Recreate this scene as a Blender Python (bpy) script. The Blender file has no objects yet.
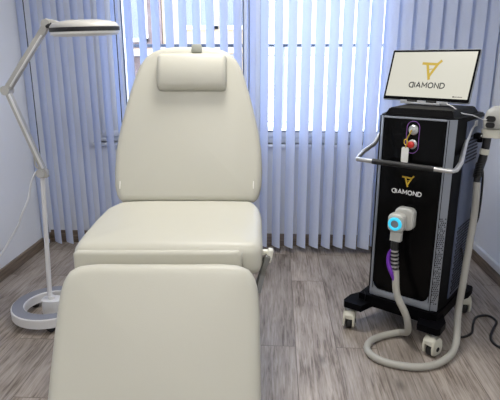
import bpy, bmesh, math, random
from mathutils import Vector, Matrix
random.seed(7)
C = bpy.context.scene.collection
PI = math.pi
R = math.radians

# ------------------------------------------------------------ materials
def new_mat(name):
    m = bpy.data.materials.new(name); m.use_nodes = True
    nt = m.node_tree
    return m, nt, nt.nodes['Principled BSDF']

def pm(name, col, rough=.5, metal=0., spec=.5, coat=0., var=0., vscale=6., bump=0., bscale=200., emit=None, estr=0., sheen=0.):
    m, nt, b = new_mat(name)
    b.inputs['Base Color'].default_value = (*col, 1)
    b.inputs['Roughness'].default_value = rough
    b.inputs['Metallic'].default_value = metal
    b.inputs['Specular IOR Level'].default_value = spec
    b.inputs['Coat Weight'].default_value = coat
    if sheen: b.inputs['Sheen Weight'].default_value = sheen
    tc = nt.nodes.new('ShaderNodeTexCoord')
    if var:
        n = nt.nodes.new('ShaderNodeTexNoise'); n.inputs['Scale'].default_value = vscale
        n.inputs['Detail'].default_value = 4
        nt.links.new(tc.outputs['Object'], n.inputs['Vector'])
        mx = nt.nodes.new('ShaderNodeMix'); mx.data_type = 'RGBA'
        mx.inputs['A'].default_value = (*[c*(1-var) for c in col], 1)
        mx.inputs['B'].default_value = (*[min(1, c*(1+var)) for c in col], 1)
        nt.links.new(n.outputs['Fac'], mx.inputs['Factor'])
        nt.links.new(mx.outputs['Result'], b.inputs['Base Color'])
    if bump:
        n2 = nt.nodes.new('ShaderNodeTexNoise'); n2.inputs['Scale'].default_value = bscale
        nt.links.new(tc.outputs['Object'], n2.inputs['Vector'])
        bp = nt.nodes.new('ShaderNodeBump'); bp.inputs['Strength'].default_value = bump
        bp.inputs['Distance'].default_value = .002
        nt.links.new(n2.outputs['Fac'], bp.inputs['Height'])
        nt.links.new(bp.outputs['Normal'], b.inputs['Normal'])
    if emit:
        b.inputs['Emission Color'].default_value = (*emit, 1)
        b.inputs['Emission Strength'].default_value = estr
    return m

def wood_floor():
    m, nt, b = new_mat('oak_planks')
    N, L = nt.nodes, nt.links
    tc = N.new('ShaderNodeTexCoord')
    mp = N.new('ShaderNodeMapping'); mp.inputs['Rotation'].default_value = (0, 0, R(90))
    mp.inputs['Location'].default_value = (.55, .095, 0)
    L.new(tc.outputs['Object'], mp.inputs['Vector'])
    br = N.new('ShaderNodeTexBrick')
    br.inputs['Color1'].default_value = (0, 0, 0, 1); br.inputs['Color2'].default_value = (1, 1, 1, 1)
    br.inputs['Mortar'].default_value = (.5, .5, .5, 1)
    br.inputs['Scale'].default_value = 1
    br.inputs['Brick Width'].default_value = 1.25; br.inputs['Row Height'].default_value = .205
    br.inputs['Mortar Size'].default_value = .0022; br.inputs['Mortar Smooth'].default_value = .2
    br.offset = .37
    L.new(mp.outputs['Vector'], br.inputs['Vector'])
    # grain stretched along the plank, shifted per plank
    add = N.new('ShaderNodeVectorMath'); add.operation = 'MULTIPLY_ADD'
    L.new(br.outputs['Color'], add.inputs[0]); add.inputs[1].default_value = (7, 13, 5)
    L.new(mp.outputs['Vector'], add.inputs[2])
    mp2 = N.new('ShaderNodeMapping'); mp2.inputs['Scale'].default_value = (2.6, 40, 1)
    L.new(add.outputs[0], mp2.inputs['Vector'])
    n1 = N.new('ShaderNodeTexNoise'); n1.inputs['Scale'].default_value = 2.2
    n1.inputs['Detail'].default_value = 8; n1.inputs['Roughness'].default_value = .65; n1.inputs['Distortion'].default_value = .6
    L.new(mp2.outputs['Vector'], n1.inputs['Vector'])
    mp3 = N.new('ShaderNodeMapping'); mp3.inputs['Scale'].default_value = (2.2, 7, 1)
    L.new(add.outputs[0], mp3.inputs['Vector'])
    n2 = N.new('ShaderNodeTexNoise'); n2.inputs['Scale'].default_value = 1.3; n2.inputs['Detail'].default_value = 3
    L.new(mp3.outputs['Vector'], n2.inputs['Vector'])
    sm = N.new('ShaderNodeMath'); sm.operation = 'MULTIPLY_ADD'; sm.inputs[1].default_value = .38
    L.new(n2.outputs['Fac'], sm.inputs[0])
    s2 = N.new('ShaderNodeMath'); s2.operation = 'MULTIPLY'; s2.inputs[1].default_value = .62
    L.new(n1.outputs['Fac'], s2.inputs[0]); L.new(s2.outputs[0], sm.inputs[2])
    ramp = N.new('ShaderNodeValToRGB'); cr = ramp.color_ramp
    cr.elements[0].position = .385; cr.elements[0].color = (.145, .115, .092, 1)
    cr.elements[1].position = .64; cr.elements[1].color = (.475, .42, .375, 1)
    e = cr.elements.new(.48); e.color = (.31, .265, .228, 1)
    L.new(sm.outputs[0], ramp.inputs['Fac'])
    hs = N.new('ShaderNodeHueSaturation')
    mr = N.new('ShaderNodeMapRange'); mr.inputs['To Min'].default_value = .82; mr.inputs['To Max'].default_value = 1.15
    L.new(br.outputs['Color'], mr.inputs['Value']); L.new(mr.outputs[0], hs.inputs['Value'])
    L.new(ramp.outputs['Color'], hs.inputs['Color'])
    # knots
    vo = N.new('ShaderNodeTexVoronoi'); vo.inputs['Scale'].default_value = 1.7
    mp4 = N.new('ShaderNodeMapping'); mp4.inputs['Scale'].default_value = (1, 2.2, 1)
    L.new(add.outputs[0], mp4.inputs['Vector']); L.new(mp4.outputs[0], vo.inputs['Vector'])
    kr = N.new('ShaderNodeMapRange'); kr.inputs['From Min'].default_value = .0; kr.inputs['From Max'].default_value = .1
    kr.inputs['To Min'].default_value = .45; kr.inputs['To Max'].default_value = 1
    L.new(vo.outputs['Distance'], kr.inputs['Value'])
    mk = N.new('ShaderNodeMix'); mk.data_type = 'RGBA'; mk.blend_type = 'MULTIPLY'; mk.inputs['Factor'].default_value = 1
    L.new(hs.outputs['Color'], mk.inputs['A']); L.new(kr.outputs[0], mk.inputs['B'])
    mx = N.new('ShaderNodeMix'); mx.data_type = 'RGBA'
    mf = N.new('ShaderNodeMath'); mf.operation = 'MULTIPLY'; mf.inputs[1].default_value = .65
    L.new(br.outputs['Fac'], mf.inputs[0]); L.new(mf.outputs[0], mx.inputs['Factor'])
    L.new(mk.outputs['Result'], mx.inputs['A'])
    mx.inputs['B'].default_value = (.07, .05, .035, 1)
    L.new(mx.outputs['Result'], b.inputs['Base Color'])
    b.inputs['Roughness'].default_value = .48
    bp = N.new('ShaderNodeBump'); bp.inputs['Strength'].default_value = .25; bp.inputs['Distance'].default_value = .0015
    L.new(n1.outputs['Fac'], bp.inputs['Height']); L.new(bp.outputs['Normal'], b.inputs['Normal'])
    return m

def dark_wood():
    m, nt, b = new_mat('skirting_wood')
    N, L = nt.nodes, nt.links
    tc = N.new('ShaderNodeTexCoord'); mp = N.new('ShaderNodeMapping')
    mp.inputs['Scale'].default_value = (2, 2, 30)
    L.new(tc.outputs['Object'], mp.inputs['Vector'])
    n = N.new('ShaderNodeTexNoise'); n.inputs['Scale'].default_value = 3; n.inputs['Detail'].default_value = 6
    L.new(mp.outputs[0], n.inputs['Vector'])
    r = N.new('ShaderNodeValToRGB')
    r.color_ramp.elements[0].color = (.11, .082, .06, 1); r.color_ramp.elements[1].color = (.30, .235, .18, 1)
    r.color_ramp.elements[0].position = .3; r.color_ramp.elements[1].position = .75
    L.new(n.outputs['Fac'], r.inputs['Fac']); L.new(r.outputs[0], b.inputs['Base Color'])
    b.inputs['Roughness'].default_value = .5
    return m

def fabric_translucent():
    m = bpy.data.materials.new('blind_fabric'); m.use_nodes = True
    nt = m.node_tree; N, L = nt.nodes, nt.links
    N.remove(N['Principled BSDF'])
    out = N['Material Output']
    d = N.new('ShaderNodeBsdfDiffuse'); t = N.new('ShaderNodeBsdfTranslucent'); mx = N.new('ShaderNodeMixShader')
    tc = N.new('ShaderNodeTexCoord'); n = N.new('ShaderNodeTexNoise'); n.inputs['Scale'].default_value = 90
    L.new(tc.outputs['Object'], n.inputs['Vector'])
    c = N.new('ShaderNodeMix'); c.data_type = 'RGBA'
    c.inputs['A'].default_value = (.66, .715, .85, 1); c.inputs['B'].default_value = (.73, .78, .90, 1)
    L.new(n.outputs['Fac'], c.inputs['Factor'])
    L.new(c.outputs['Result'], d.inputs['Color']); 
    t.inputs['Color'].default_value = (.40, .55, 1, 1)
    mx.inputs['Fac'].default_value = .25
    L.new(d.outputs[0], mx.inputs[1]); L.new(t.outputs[0], mx.inputs[2]); L.new(mx.outputs[0], out.inputs['Surface'])
    return m

def glass_mat(name, tint=(1, 1, 1)):
    m = bpy.data.materials.new(name); m.use_nodes = True
    nt = m.node_tree; N, L = nt.nodes, nt.links
    N.remove(N['Principled BSDF']); out = N['Material Output']
    t = N.new('ShaderNodeBsdfTransparent'); t.inputs['Color'].default_value = (*tint, 1)
    g = N.new('ShaderNodeBsdfGlossy'); g.inputs['Roughness'].default_value = .02
    fr = N.new('ShaderNodeFresnel'); fr.inputs['IOR'].default_value = 1.3
    mx = N.new('ShaderNodeMixShader')
    L.new(fr.outputs[0], mx.inputs['Fac']); L.new(t.outputs[0], mx.inputs[1]); L.new(g.outputs[0], mx.inputs[2])
    L.new(mx.outputs[0], out.inputs['Surface'])
    return m

def facade_mat(name, a, b_, scale=1.5):
    m, nt, b = new_mat(name); N, L = nt.nodes, nt.links
    tc = N.new('ShaderNodeTexCoord'); n = N.new('ShaderNodeTexNoise')
    n.inputs['Scale'].default_value = scale; n.inputs['Detail'].default_value = 6
    L.new(tc.outputs['Object'], n.inputs['Vector'])
    mx = N.new('ShaderNodeMix'); mx.data_type = 'RGBA'
    mx.inputs['A'].default_value = (*a, 1); mx.inputs['B'].default_value = (*b_, 1)
    L.new(n.outputs['Fac'], mx.inputs['Factor']); L.new(mx.outputs['Result'], b.inputs['Base Color'])
    b.inputs['Roughness'].default_value = .9
    return m

M = dict(
    wall=pm('wall_paint', (.76, .79, .85), .85, var=.02, vscale=2, bump=.15, bscale=120),
    ceil=pm('ceiling_paint', (.85, .85, .84), .9, var=.02),
    floor=wood_floor(), skirt=dark_wood(),
    white_trim=pm('white_pvc', (.80, .82, .85), .35, var=.02),
    gasket=pm('dark_gasket', (.12, .14, .19), .6, var=.1),
    leather=pm('cream_upholstery', (.545, .535, .465), .42, spec=.4, var=.018, vscale=3, bump=.12, bscale=350),
    slot=pm('pale_piping', (.86, .85, .80), .4, var=.02),
    grey_metal=pm('grey_steel', (.20, .20, .19), .45, metal=.6, var=.05),
    base_white=pm('base_enamel', (.78, .78, .76), .35, var=.02),
    lever=pm('ivory_plastic', (.72, .71, .62), .35, var=.03),
    strap=pm('grey_buckle', (.27, .28, .24), .5, var=.05),
    fabric=fabric_translucent(),
    cord_dark=pm('dark_cord', (.05, .06, .09), .6, var=.1),
    lamp_grey=pm('lamp_grey_enamel', (.50, .49, .46), .4, var=.03),
    lamp_white=pm('lamp_white_enamel', (.74, .74, .75), .35, var=.02),
    lamp_strip=pm('lamp_light_strip', (.84, .84, .82), .35, var=.02),
    inlay=pm('slate_inlay', (.24, .25, .29), .55, var=.05),
    black_rubber=pm('black_rubber', (.012, .012, .013), .6, var=.1),
    black_gloss=pm('black_gloss_panel', (.0015, .0015, .0018), .25, spec=.12, var=.1),
    black_satin=pm('black_satin', (.003, .003, .004), .40, spec=.035, var=.1),
    silver=pm('silver_trim', (.30, .325, .37), .38, metal=.45, var=.04),
    side_panel=pm('blue_grey_side', (.085, .105, .17), .42, metal=.2, var=.05),
    vent_black=pm('vent_black', (.004, .004, .005), .7, var=.1),
    stand_metal=pm('stand_metal', (.42, .43, .45), .4, metal=.3, var=.03),
    chrome=pm('satin_chrome', (.62, .62, .62), .3, metal=.8, var=.03),
    cream_plastic=pm('cream_plastic', (.66, .65, .56), .38, var=.03),
    hp_white=pm('handpiece_white', (.50, .50, .47), .35, var=.03),
    hose=pm('grey_hose', (.42, .41, .37), .5, var=.05),
    hose_black=pm('black_hose', (.012, .012, .013), .45, var=.1),
    purple=pm('purple_fabric', (.16, .025, .42), .6, var=.15, vscale=40),
    gold=pm('gold_metal', (.62, .42, .06), .4, metal=.5, var=.04),
    red=pm('red_knob', (.62, .03, .02), .4, var=.05),
    white_plain=pm('white_letter', (.78, .78, .78), .5, var=.02),
    gold_letter=pm('gold_print', (.55, .36, .03), .5, var=.02),
    tag_white=pm('white_tag', (.75, .75, .72), .5, var=.02),
    violet_led=pm('violet_led_line', (.25, .08, .4), .4, var=.02, emit=(.45, .25, .6), estr=.12),
    cyan_led=pm('cyan_ring_light', (.02, .4, .6), .4, var=.02, emit=(.04, .50, .72), estr=.75),
    screen=pm('lit_screen', (.02, .02, .02), .3, var=.01, emit=(.60, .585, .50), estr=1.0),
    screen_gold=pm('screen_gold', (.02, .02, .02), .3, var=.01, emit=(.50, .34, .02), estr=1.0),
    screen_ink=pm('screen_ink', (.01, .01, .01), .4, var=.01),
    glass=glass_mat('window_glass'),
    lens=glass_mat('lens_glass', (.9, .93, .93)),
    rail=pm('railing_metal', (.05, .065, .10), .5, metal=.3, var=.05),
    rail_w=pm('railing_pale', (.40, .42, .45), .5, var=.05),
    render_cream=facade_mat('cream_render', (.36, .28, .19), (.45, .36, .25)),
    render_white=facade_mat('white_render', (.80, .80, .80), (.86, .86, .86)),
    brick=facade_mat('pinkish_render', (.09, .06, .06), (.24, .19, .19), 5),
    bwin=pm('far_window_glass', (.13, .15, .2), .15, var=.05),
    terrace=facade_mat('terrace_tile', (.6, .6, .58), (.68, .68, .66), 2),
    bark=pm('tree_bark', (.16, .09, .06), .9, var=.2, vscale=10),
    light=pm('ceiling_diffuser', (.9, .9, .9), .5, var=.01, emit=(1, .95, .86), estr=3.),
)

# ------------------------------------------------------------ mesh helpers
def to_obj(name, bm, mat, parent=None, smooth=None, loc=None):
    me = bpy.data.meshes.new(name); bmesh.ops.recalc_face_normals(bm, faces=bm.faces)
    bm.to_mesh(me); bm.free()
    me.materials.append(M[mat] if isinstance(mat, str) else mat)
    if smooth is not None:
        me.shade_smooth()
        me.set_sharp_from_angle(angle=R(smooth))
    o = bpy.data.objects.new(name, me); C.objects.link(o)
    if parent: o.parent = parent
    if loc: o.location = loc
    return o

def thing(name, label, cat, loc=(0, 0, 0), rz=0, group=None):
    o = bpy.data.objects.new(name, None); C.objects.link(o)
    o.empty_display_size = .1
    o.location = loc; o.rotation_euler = (0, 0, rz)
    o['label'] = label; o['category'] = cat
    if group: o['group'] = group
    return o

def tag(o, label, cat, group=None):
    o['label'] = label; o['category'] = cat
    if group: o['group'] = group
    return o

def struct(o):
    o['kind'] = 'structure'; return o

def NB(): return bmesh.new()

def box(bm, c, s, rot=None, bev=0., seg=2):
    v = bmesh.ops.create_cube(bm, size=1)['verts']
    bmesh.ops.scale(bm, vec=s, verts=v)
    if bev:
        es = list({e for q in v for e in q.link_edges})
        r = bmesh.ops.bevel(bm, geom=es, offset=bev, segments=seg, affect='EDGES', profile=.5)
        v = list({q for f in r['faces'] for q in f.verts} | {q for q in v if q.is_valid})
    if rot is not None: bmesh.ops.rotate(bm, cent=(0, 0, 0), matrix=rot, verts=v)
    bmesh.ops.translate(bm, vec=c, verts=v)
    return v

def catmull(pts, n=8):
    P = [Vector(p) for p in pts]
    if len(P) < 3: return P
    P = [P[0]*2-P[1]] + P + [P[-1]*2-P[-2]]
    out = []
    for i in range(1, len(P)-2):
        a, b, c, d = P[i-1:i+3]
        for k in range(n):
            t = k/n
            out.append(.5*((2*b)+(c-a)*t+(2*a-5*b+4*c-d)*t*t+(3*b-a-3*c+d)*t**3))
    out.append(P[-2]); return out

def tube(bm, pts, r, n=12, smooth=0, caps=True, closed=False):
    """r: a number or a list of one radius per point"""
    P = [Vector(p) for p in pts]
    rr = r if isinstance(r, (list, tuple)) else [r]*len(P)
    if smooth:
        k = len(P); P2 = catmull(P, smooth)
        r2 = [rr[min(k-1, i//smooth)]*(1-(i % smooth)/smooth)+rr[min(k-1, i//smooth+1)]*((i % smooth)/smooth) for i in range(len(P2))]
        P, rr = P2, r2
    up = None; rings = []
    m = len(P)
    for i, p in enumerate(P):
        if closed: t = (P[(i+1) % m]-P[i-1]).normalized()
        else: t = (P[min(i+1, m-1)]-P[max(i-1, 0)]).normalized()
        if up is None:
            up = Vector((0, 0, 1)) if abs(t.z) < .9 else Vector((1, 0, 0))
        s = t.cross(up).normalized(); up = s.cross(t).normalized()
        rings.append([bm.verts.new(p+(s*math.cos(2*PI*j/n)+up*math.sin(2*PI*j/n))*rr[i]) for j in range(n)])
    rng = range(m if closed else m-1)
    for i in rng:
        a, b = rings[i], rings[(i+1) % m]
        for j in range(n): bm.faces.new((a[j], a[(j+1) % n], b[(j+1) % n], b[j]))
    if caps and not closed:
        bm.faces.new(rings[0][::-1]); bm.faces.new(rings[-1])
    return rings

def lathe(bm, prof, n=32, mat=None):
    """prof: list of (r, z); closes at r=0"""
    rings = []
    mt = mat or Matrix()
    for r, z in prof:
        if r < 1e-6: rings.append([bm.verts.new(mt @ Vector((0, 0, z)))])
        else: rings.append([bm.verts.new(mt @ Vector((r*math.cos(2*PI*j/n), r*math.sin(2*PI*j/n), z))) for j in range(n)])
    for a, b in zip(rings, rings[1:]):
        for j in range(n):
            k = (j+1) % n
            if len(a) == 1 and len(b) == 1: continue
            if len(a) == 1: bm.faces.new((a[0], b[k], b[j]))
            elif len(b) == 1: bm.faces.new((a[j], a[k], b[0]))
            else: bm.faces.new((a[j], a[k], b[k], b[j]))
    if len(rings[0]) > 1: bm.faces.new(rings[0][::-1])
    if len(rings[-1]) > 1: bm.faces.new(rings[-1])

def prism(bm, outline, z0, z1, mat=None, scale_top=1., cen=(0, 0)):
    mt = mat or Matrix()
    lo = [bm.verts.new(mt @ Vector((x, y, z0))) for x, y in outline]
    hi = [bm.verts.new(mt @ Vector((cen[0]+(x-cen[0])*scale_top, cen[1]+(y-cen[1])*scale_top, z1))) for x, y in outline]
    n = len(outline)
    for i in range(n):
        bm.faces.new((lo[i], lo[(i+1) % n], hi[(i+1) % n], hi[i]))
    bm.faces.new(lo[::-1]); bm.faces.new(hi)

def rounded_rect(w, h, r, n=6, cx=0, cy=0):
    out = []
    for k, (sx, sy) in enumerate(((1, 1), (-1, 1), (-1, -1), (1, -1))):
        for i in range(n+1):
            a = PI/2*(k+i/n)
            out.append((cx+sx*(w/2-r)+r*math.cos(a), cy+sy*(h/2-r)+r*math.sin(a)))
    return out

def resample(outline, n):
    P = [Vector((x, y)) for x, y in outline]; m = len(P)
    seg = [(P[(i+1) % m]-P[i]).length for i in range(m)]; tot = sum(seg)
    out = []; i = 0; acc = 0
    for k in range(n):
        d = tot*k/n
        while acc+seg[i] < d: acc += seg[i]; i += 1
        out.append(P[i].lerp(P[(i+1) % m], (d-acc)/seg[i]))
    return out

def cushion(bm, outline, T, r, dome=0., fn=None, n=96, dimple=None):
    """padded slab: outline in (u, v), thickness T along w with rounded rims of radius r"""
    P = resample(outline, n)
    area = sum(P[i].x*P[(i+1) % n].y-P[(i+1) % n].x*P[i].y for i in range(n))
    if area < 0: P = P[::-1]
    cen = sum(P, Vector((0, 0)))/n
    nor = []
    for i in range(n):
        t = (P[(i+2) % n]-P[i-2]).normalized(); nor.append(Vector((t.y, -t.x)))
    def inset(d): return [P[i]-nor[i]*d for i in range(n)]
    fn = fn or (lambda u, v, w: (u, v, w))
    layers = []
    K = 6
    r2 = min(r, T/2)
    half = []
    for k in range(K+1):
        a = PI/2*k/K
        half.append((inset(r*(1-math.cos(a))), T/2-r2+r2*math.sin(a)))
    inner = half[-1][0]
    tops = half[:]
    for s in (.93, .84, .7, .5, .3, .12):
        q = [cen+(p-cen)*s for p in inner]
        tops.append((q, T/2+dome*(1-s**2.2)))
    def mk(q, w):
        vs = []
        for p in q:
            ww = w+(dimple(p.x, p.y) if (dimple and w > 0) else 0)
            vs.append(bm.verts.new(fn(p.x, p.y, ww)))
        return vs
    up = [mk(q, w) for q, w in tops]
    dn = [mk(q, -w) for q, w in half]
    cu = bm.verts.new(fn(cen.x, cen.y, T/2+dome))
    def bridge(a, b, flip=False):
        for i in range(n):
            j = (i+1) % n
            f = (a[i], a[j], b[j], b[i])
            bm.faces.new(f[::-1] if flip else f)
    for a, b in zip(up, up[1:]): bridge(a, b)
    for i in range(n): bm.faces.new((up[-1][i], up[-1][(i+1) % n], cu))
    for a, b in zip(dn, dn[1:]): bridge(a, b, True)
    bm.faces.new(dn[-1][::-1]); bridge(dn[0], up[0])

GLYPH = {   # stroke lettering, each letter one unit high: width and polylines
    'D': (.86, [[(0, 0), (0, 1), (.38, 1), (.62, .93), (.80, .74), (.86, .5), (.80, .26), (.62, .07), (.38, 0), (0, 0)]]),
    'I': (0., [[(0, 0), (0, 1)]]),
    'A': (.96, [[(0, 0), (.48, 1), (.96, 0)], [(.22, .30), (.74, .30)]]),
    'M': (.94, [[(0, 0), (0, 1), (.47, .32), (.94, 1), (.94, 0)]]),
    'N': (.80, [[(0, 0), (0, 1), (.80, 0), (.80, 1)]]),
    'O': (1.0, [[(.5+.5*math.cos(k*PI/10), .5+.5*math.sin(k*PI/10)) for k in range(21)]]),
}
def text_mesh(name, s, size, mat, parent, M4, weight=.21, mirror_first=False, gap=.34, t=.0007):
    """flat lettering built from strokes in the XY plane of M4, centred on its origin"""
    bm = NB(); x = 0.; lines = []
    for i, ch in enumerate(s):
        w, pls = GLYPH[ch]
        for pl in pls:
            lines.append([(x+((w-px) if (mirror_first and i == 0) else px), py) for px, py in pl])
        x += w+gap
    x -= gap; hw = weight/2
    for pl in lines:
        P = [Vector(((px-x/2)*size, py*size)) for px, py in pl]; m = len(P); L_, R_ = [], []
        closed = (P[0]-P[-1]).length < 1e-6
        for i in range(m):
            d0 = (P[i]-P[i-1]) if i else ((P[0]-P[-2]) if closed else (P[1]-P[0]))
            d1 = (P[i+1]-P[i]) if i < m-1 else ((P[1]-P[0]) if closed else (P[-1]-P[-2]))
            d0 = d0.normalized(); d1 = d1.normalized()
            n0 = Vector((-d0.y, d0.x)); n1 = Vector((-d1.y, d1.x)); q = (n0+n1)
            q = q.normalized() if q.length > 1e-4 else n0
            k = hw*size/max(.45, q.dot(n0))
            L_.append(P[i]+q*k); R_.append(P[i]-q*k)
        for i in range(m-1):
            prism(bm, [tuple(R_[i]), tuple(R_[i+1]), tuple(L_[i+1]), tuple(L_[i])], 0, t)
    bmesh.ops.transform(bm, matrix=M4, verts=bm.verts)
    return to_obj(name, bm, mat, parent)

def logo_mesh(name, size, mat, parent, M4, t=.0008):
    """gold mark: a triangle standing on its tip, its top bar reaching out to the left, its right side running on up"""
    bm = NB()
    def bar(a, b, w):
        a, b = Vector(a), Vector(b); d = (b-a).normalized(); n_ = Vector((-d.y, d.x))*w/2
        prism(bm, [tuple(a-n_), tuple(b-n_), tuple(b+n_), tuple(a+n_)], 0, t)
    S = size
    bar((-.52*S, .30*S), (.30*S, .26*S), .135*S)
    bar((.52*S, .46*S), (.30*S, .24*S), .135*S)
    bar((.335*S, .28*S), (-.01*S, -.36*S), .135*S)
    bar((-.24*S, .30*S), (.02*S, -.55*S), .135*S)
    bar((-.10*S, -.02*S), (.10*S, .02*S), .05*S)
    bmesh.ops.transform(bm, matrix=M4, verts=bm.verts)
    return to_obj(name, bm, mat, parent)

# ------------------------------------------------------------ camera (1.40 m up, tilted down 15.6 degrees)
cam = bpy.data.cameras.new('camera'); cam.sensor_width = 36; cam.lens = 36*502/500
co = bpy.data.objects.new('camera', cam); C.objects.link(co)
co.location = (0, 0, 1.40); PSI = R(3.07)
co.rotation_euler = (R(90-15.6), 0, PSI)
cam.clip_start = .05
bpy.context.scene.camera = co

# ------------------------------------------------------------ room
XL, XR, YB, YF, ZC = -1.80, 1.45, 3.70, -2.2, 2.60
WX0, WX1, WZ0, WZ1 = -1.36, .86, .80, 2.35       # window opening

def slab(name, c, s, mat):
    bm = NB(); box(bm, c, s); return struct(to_obj(name, bm, mat))
slab('floor', ((XL+XR)/2, (YF+YB)/2, -.05), (XR-XL+.4, YB-YF+.4, .1), 'floor')
slab('ceiling', ((XL+XR)/2, (YF+YB)/2, ZC+.05), (XR-XL+.4, YB-YF+.4, .1), 'ceil')
slab('wall_left', (XL-.1, (YF+YB)/2, ZC/2), (.2, YB-YF+.4, ZC), 'wall')
slab('wall_right', (XR+.1, (YF+YB)/2, ZC/2), (.2, YB-YF+.4, ZC), 'wall')
slab('wall_front', ((XL+XR)/2, YF-.1, ZC/2), (XR-XL, .2, ZC), 'wall')
bm = NB()
TH = .22
def wseg(x0, x1, z0, z1): box(bm, ((x0+x1)/2, YB+TH/2, (z0+z1)/2), (x1-x0, TH, z1-z0))
wseg(XL, WX0, 0, ZC); wseg(WX1, XR, 0, ZC); wseg(WX0, WX1, 0, WZ0); wseg(WX0, WX1, WZ1, ZC)
struct(to_obj('wall_back', bm, 'wall'))

def board(name, c, s):
    bm = NB(); box(bm, c, s, bev=.004); return struct(to_obj(name, bm, 'skirt', smooth=40))
BH = .078
board('baseboard_left', (XL+.008, (YF+YB)/2, BH/2), (.016, YB-YF, BH))
board('baseboard_right', (XR-.008, (YF+YB)/2, BH/2), (.016, YB-YF, BH))
board('baseboard_back', ((XL+XR)/2, YB-.008, BH/2+.01), (XR-XL-.034, .016, BH+.02))
board('baseboard_front', ((XL+XR)/2, YF+.008, BH/2), (XR-XL-.034, .016, BH))

bm = NB(); box(bm, (XR-.011, (YF+YB)/2, .104), (.022, YB-YF-.03, .046), bev=.004); struct(to_obj('trim_2', bm, 'white_trim', smooth=40))   # white strip along the wall above the right baseboard
# window: three sashes in one white frame
wr = struct(bpy.data.objects.new('window_1', None)); C.objects.link(wr); wr.location = (0, YB+.07, 0)
MULL = (-1.175, -.185)
bm = NB()
fw = .055
box(bm, ((WX0+WX1)/2, 0, WZ0+fw/2), (WX1-WX0, .07, fw), bev=.005)
box(bm, ((WX0+WX1)/2, 0, WZ1-fw/2), (WX1-WX0, .07, fw), bev=.005)
for x in (WX0+fw/2, WX1-fw/2): box(bm, (x, 0, (WZ0+WZ1)/2), (fw, .069, WZ1-WZ0-2*fw+.006), bev=.004)
for x in MULL: box(bm, (x, 0, (WZ0+WZ1)/2), (.05, .069, WZ1-WZ0-2*fw+.006), bev=.004)
to_obj('window_frame', bm, 'white_trim', wr, 40)
edges = (WX0+fw/2, *MULL, WX1-fw/2)
for x0, x1 in zip(edges, edges[1:]):
    bm = NB(); g = .045; a, b = x0+.018, x1-.018
    z0, z1 = WZ0+.045, WZ1-.045
    for zc in (z0+g/2, z1-g/2): box(bm, ((a+b)/2, -.02, zc), (b-a, .06, g), bev=.006)
    for xc in (a+g/2, b-g/2): box(bm, (xc, -.02, (z0+z1)/2), (g, .059, z1-z0-2*g+.006), bev=.004)
    s = to_obj('sash', bm, 'white_trim', wr, 40)
    bm = NB(); box(bm, ((a+b)/2, -.01, (z0+z1)/2), (b-a-2*g+.01, .008, z1-z0-2*g+.01)); to_obj('pane', bm, 'glass', s)
    bm = NB()
    for zc in (z0+g, z1-g): box(bm, ((a+b)/2, -.052, zc), (b-a-2*g, .006, .008))
    for xc in (a+g, b-g): box(bm, (xc, -.052, (z0+z1)/2), (.008, .006, z1-z0-2*g))
    to_obj('gasket', bm, 'gasket', s)
bm = NB(); box(bm, (MULL[1]-.012, -.055, 1.45), (.02, .012, .13), bev=.004); box(bm, (MULL[1]-.012, -.075, 1.40), (.018, .03, .11), bev=.005)
to_obj('window_handle', bm, 'white_trim', wr, 40)
bm = NB(); box(bm, ((WX0+WX1)/2, YB+.02, WZ0-.012), (WX1-WX0+.06, .085, .024), bev=.005)
struct(to_obj('trim_1', bm, 'white_trim', smooth=40))      # window board

# ------------------------------------------------------------ vertical blind
BY = 3.545
vb = thing('vertical_blind', 'white vertical slat blind hanging in front of the window, turned half open', 'blind', (0, BY, 0))
bm = NB(); box(bm, ((XL+XR)/2, 0, 2.50), (XR-XL-.02, .045, .04), bev=.004)
to_obj('head_rail', bm, 'white_trim', vb, 40)
for x in (XL+.3, -.9, -.1, .7, XR-.3):
    bm = NB(); box(bm, (x, 0, 2.56), (.03, .03, .08)); to_obj('rail_bracket', bm, 'white_trim', vb)
SP = .0925; SW = .098
TURN = ((-1.9, 36), (-1.5, 37), (-1.1, 43), (-.7, 44), (-.2, 51), (.2, 53), (.45, 50), (.6, 42), (.85, 33), (1.5, 30))
ns = int((XR-XL-.06)/SP)
for i in range(ns+1):
    x = XL+.045+i*SP
    # turned further open in the middle, nearly shut towards the side walls
    th = x/BY
    for (xa, aa_), (xb, ab) in zip(TURN, TURN[1:]):
        if xa <= x <= xb: a = aa_+(ab-aa_)*(x-xa)/(xb-xa)
    a = R(a+random.uniform(-2.2, 2.2))
    tw = R(random.uniform(-1.5, 1.5))
    bm = NB(); cols = []
    nz = 10; z0, z1 = .052+random.uniform(-.004, .004), 2.475
    lean = random.uniform(-.004, .004)
    for k in range(nz+1):
        z = z0+(z1-z0)*k/nz; aa = a+tw*(1-k/nz)
        row = []
        for j in range(7):
            s = (j/6-.5)*SW; bow = .007*(1-(2*j/6-1)**2)
            px = s*math.cos(aa)-bow*math.sin(aa)*-1*-1
            py = -s*math.sin(aa)-bow*math.cos(aa)
            row.append(bm.verts.new((px+lean*(1-k/nz), py, z)))
        cols.append(row)
    for r0, r1 in zip(cols, cols[1:]):
        for j in range(6): bm.faces.new((r0[j], r0[j+1], r1[j+1], r1[j]))
    o = to_obj('slat', bm, 'fabric', vb, 60, (x, 0, 0))
for x, zb in ((-1.70, .10), (-1.085, .55), (-.195, .75)):
    bm = NB(); tube(bm, [(x, -.062, 2.48), (x+.002, -.064, 1.5), (x-.002, -.062, zb)], .0035, 8, 6)
    to_obj('control_cord', bm, 'cord_dark', vb, 60)

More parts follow.
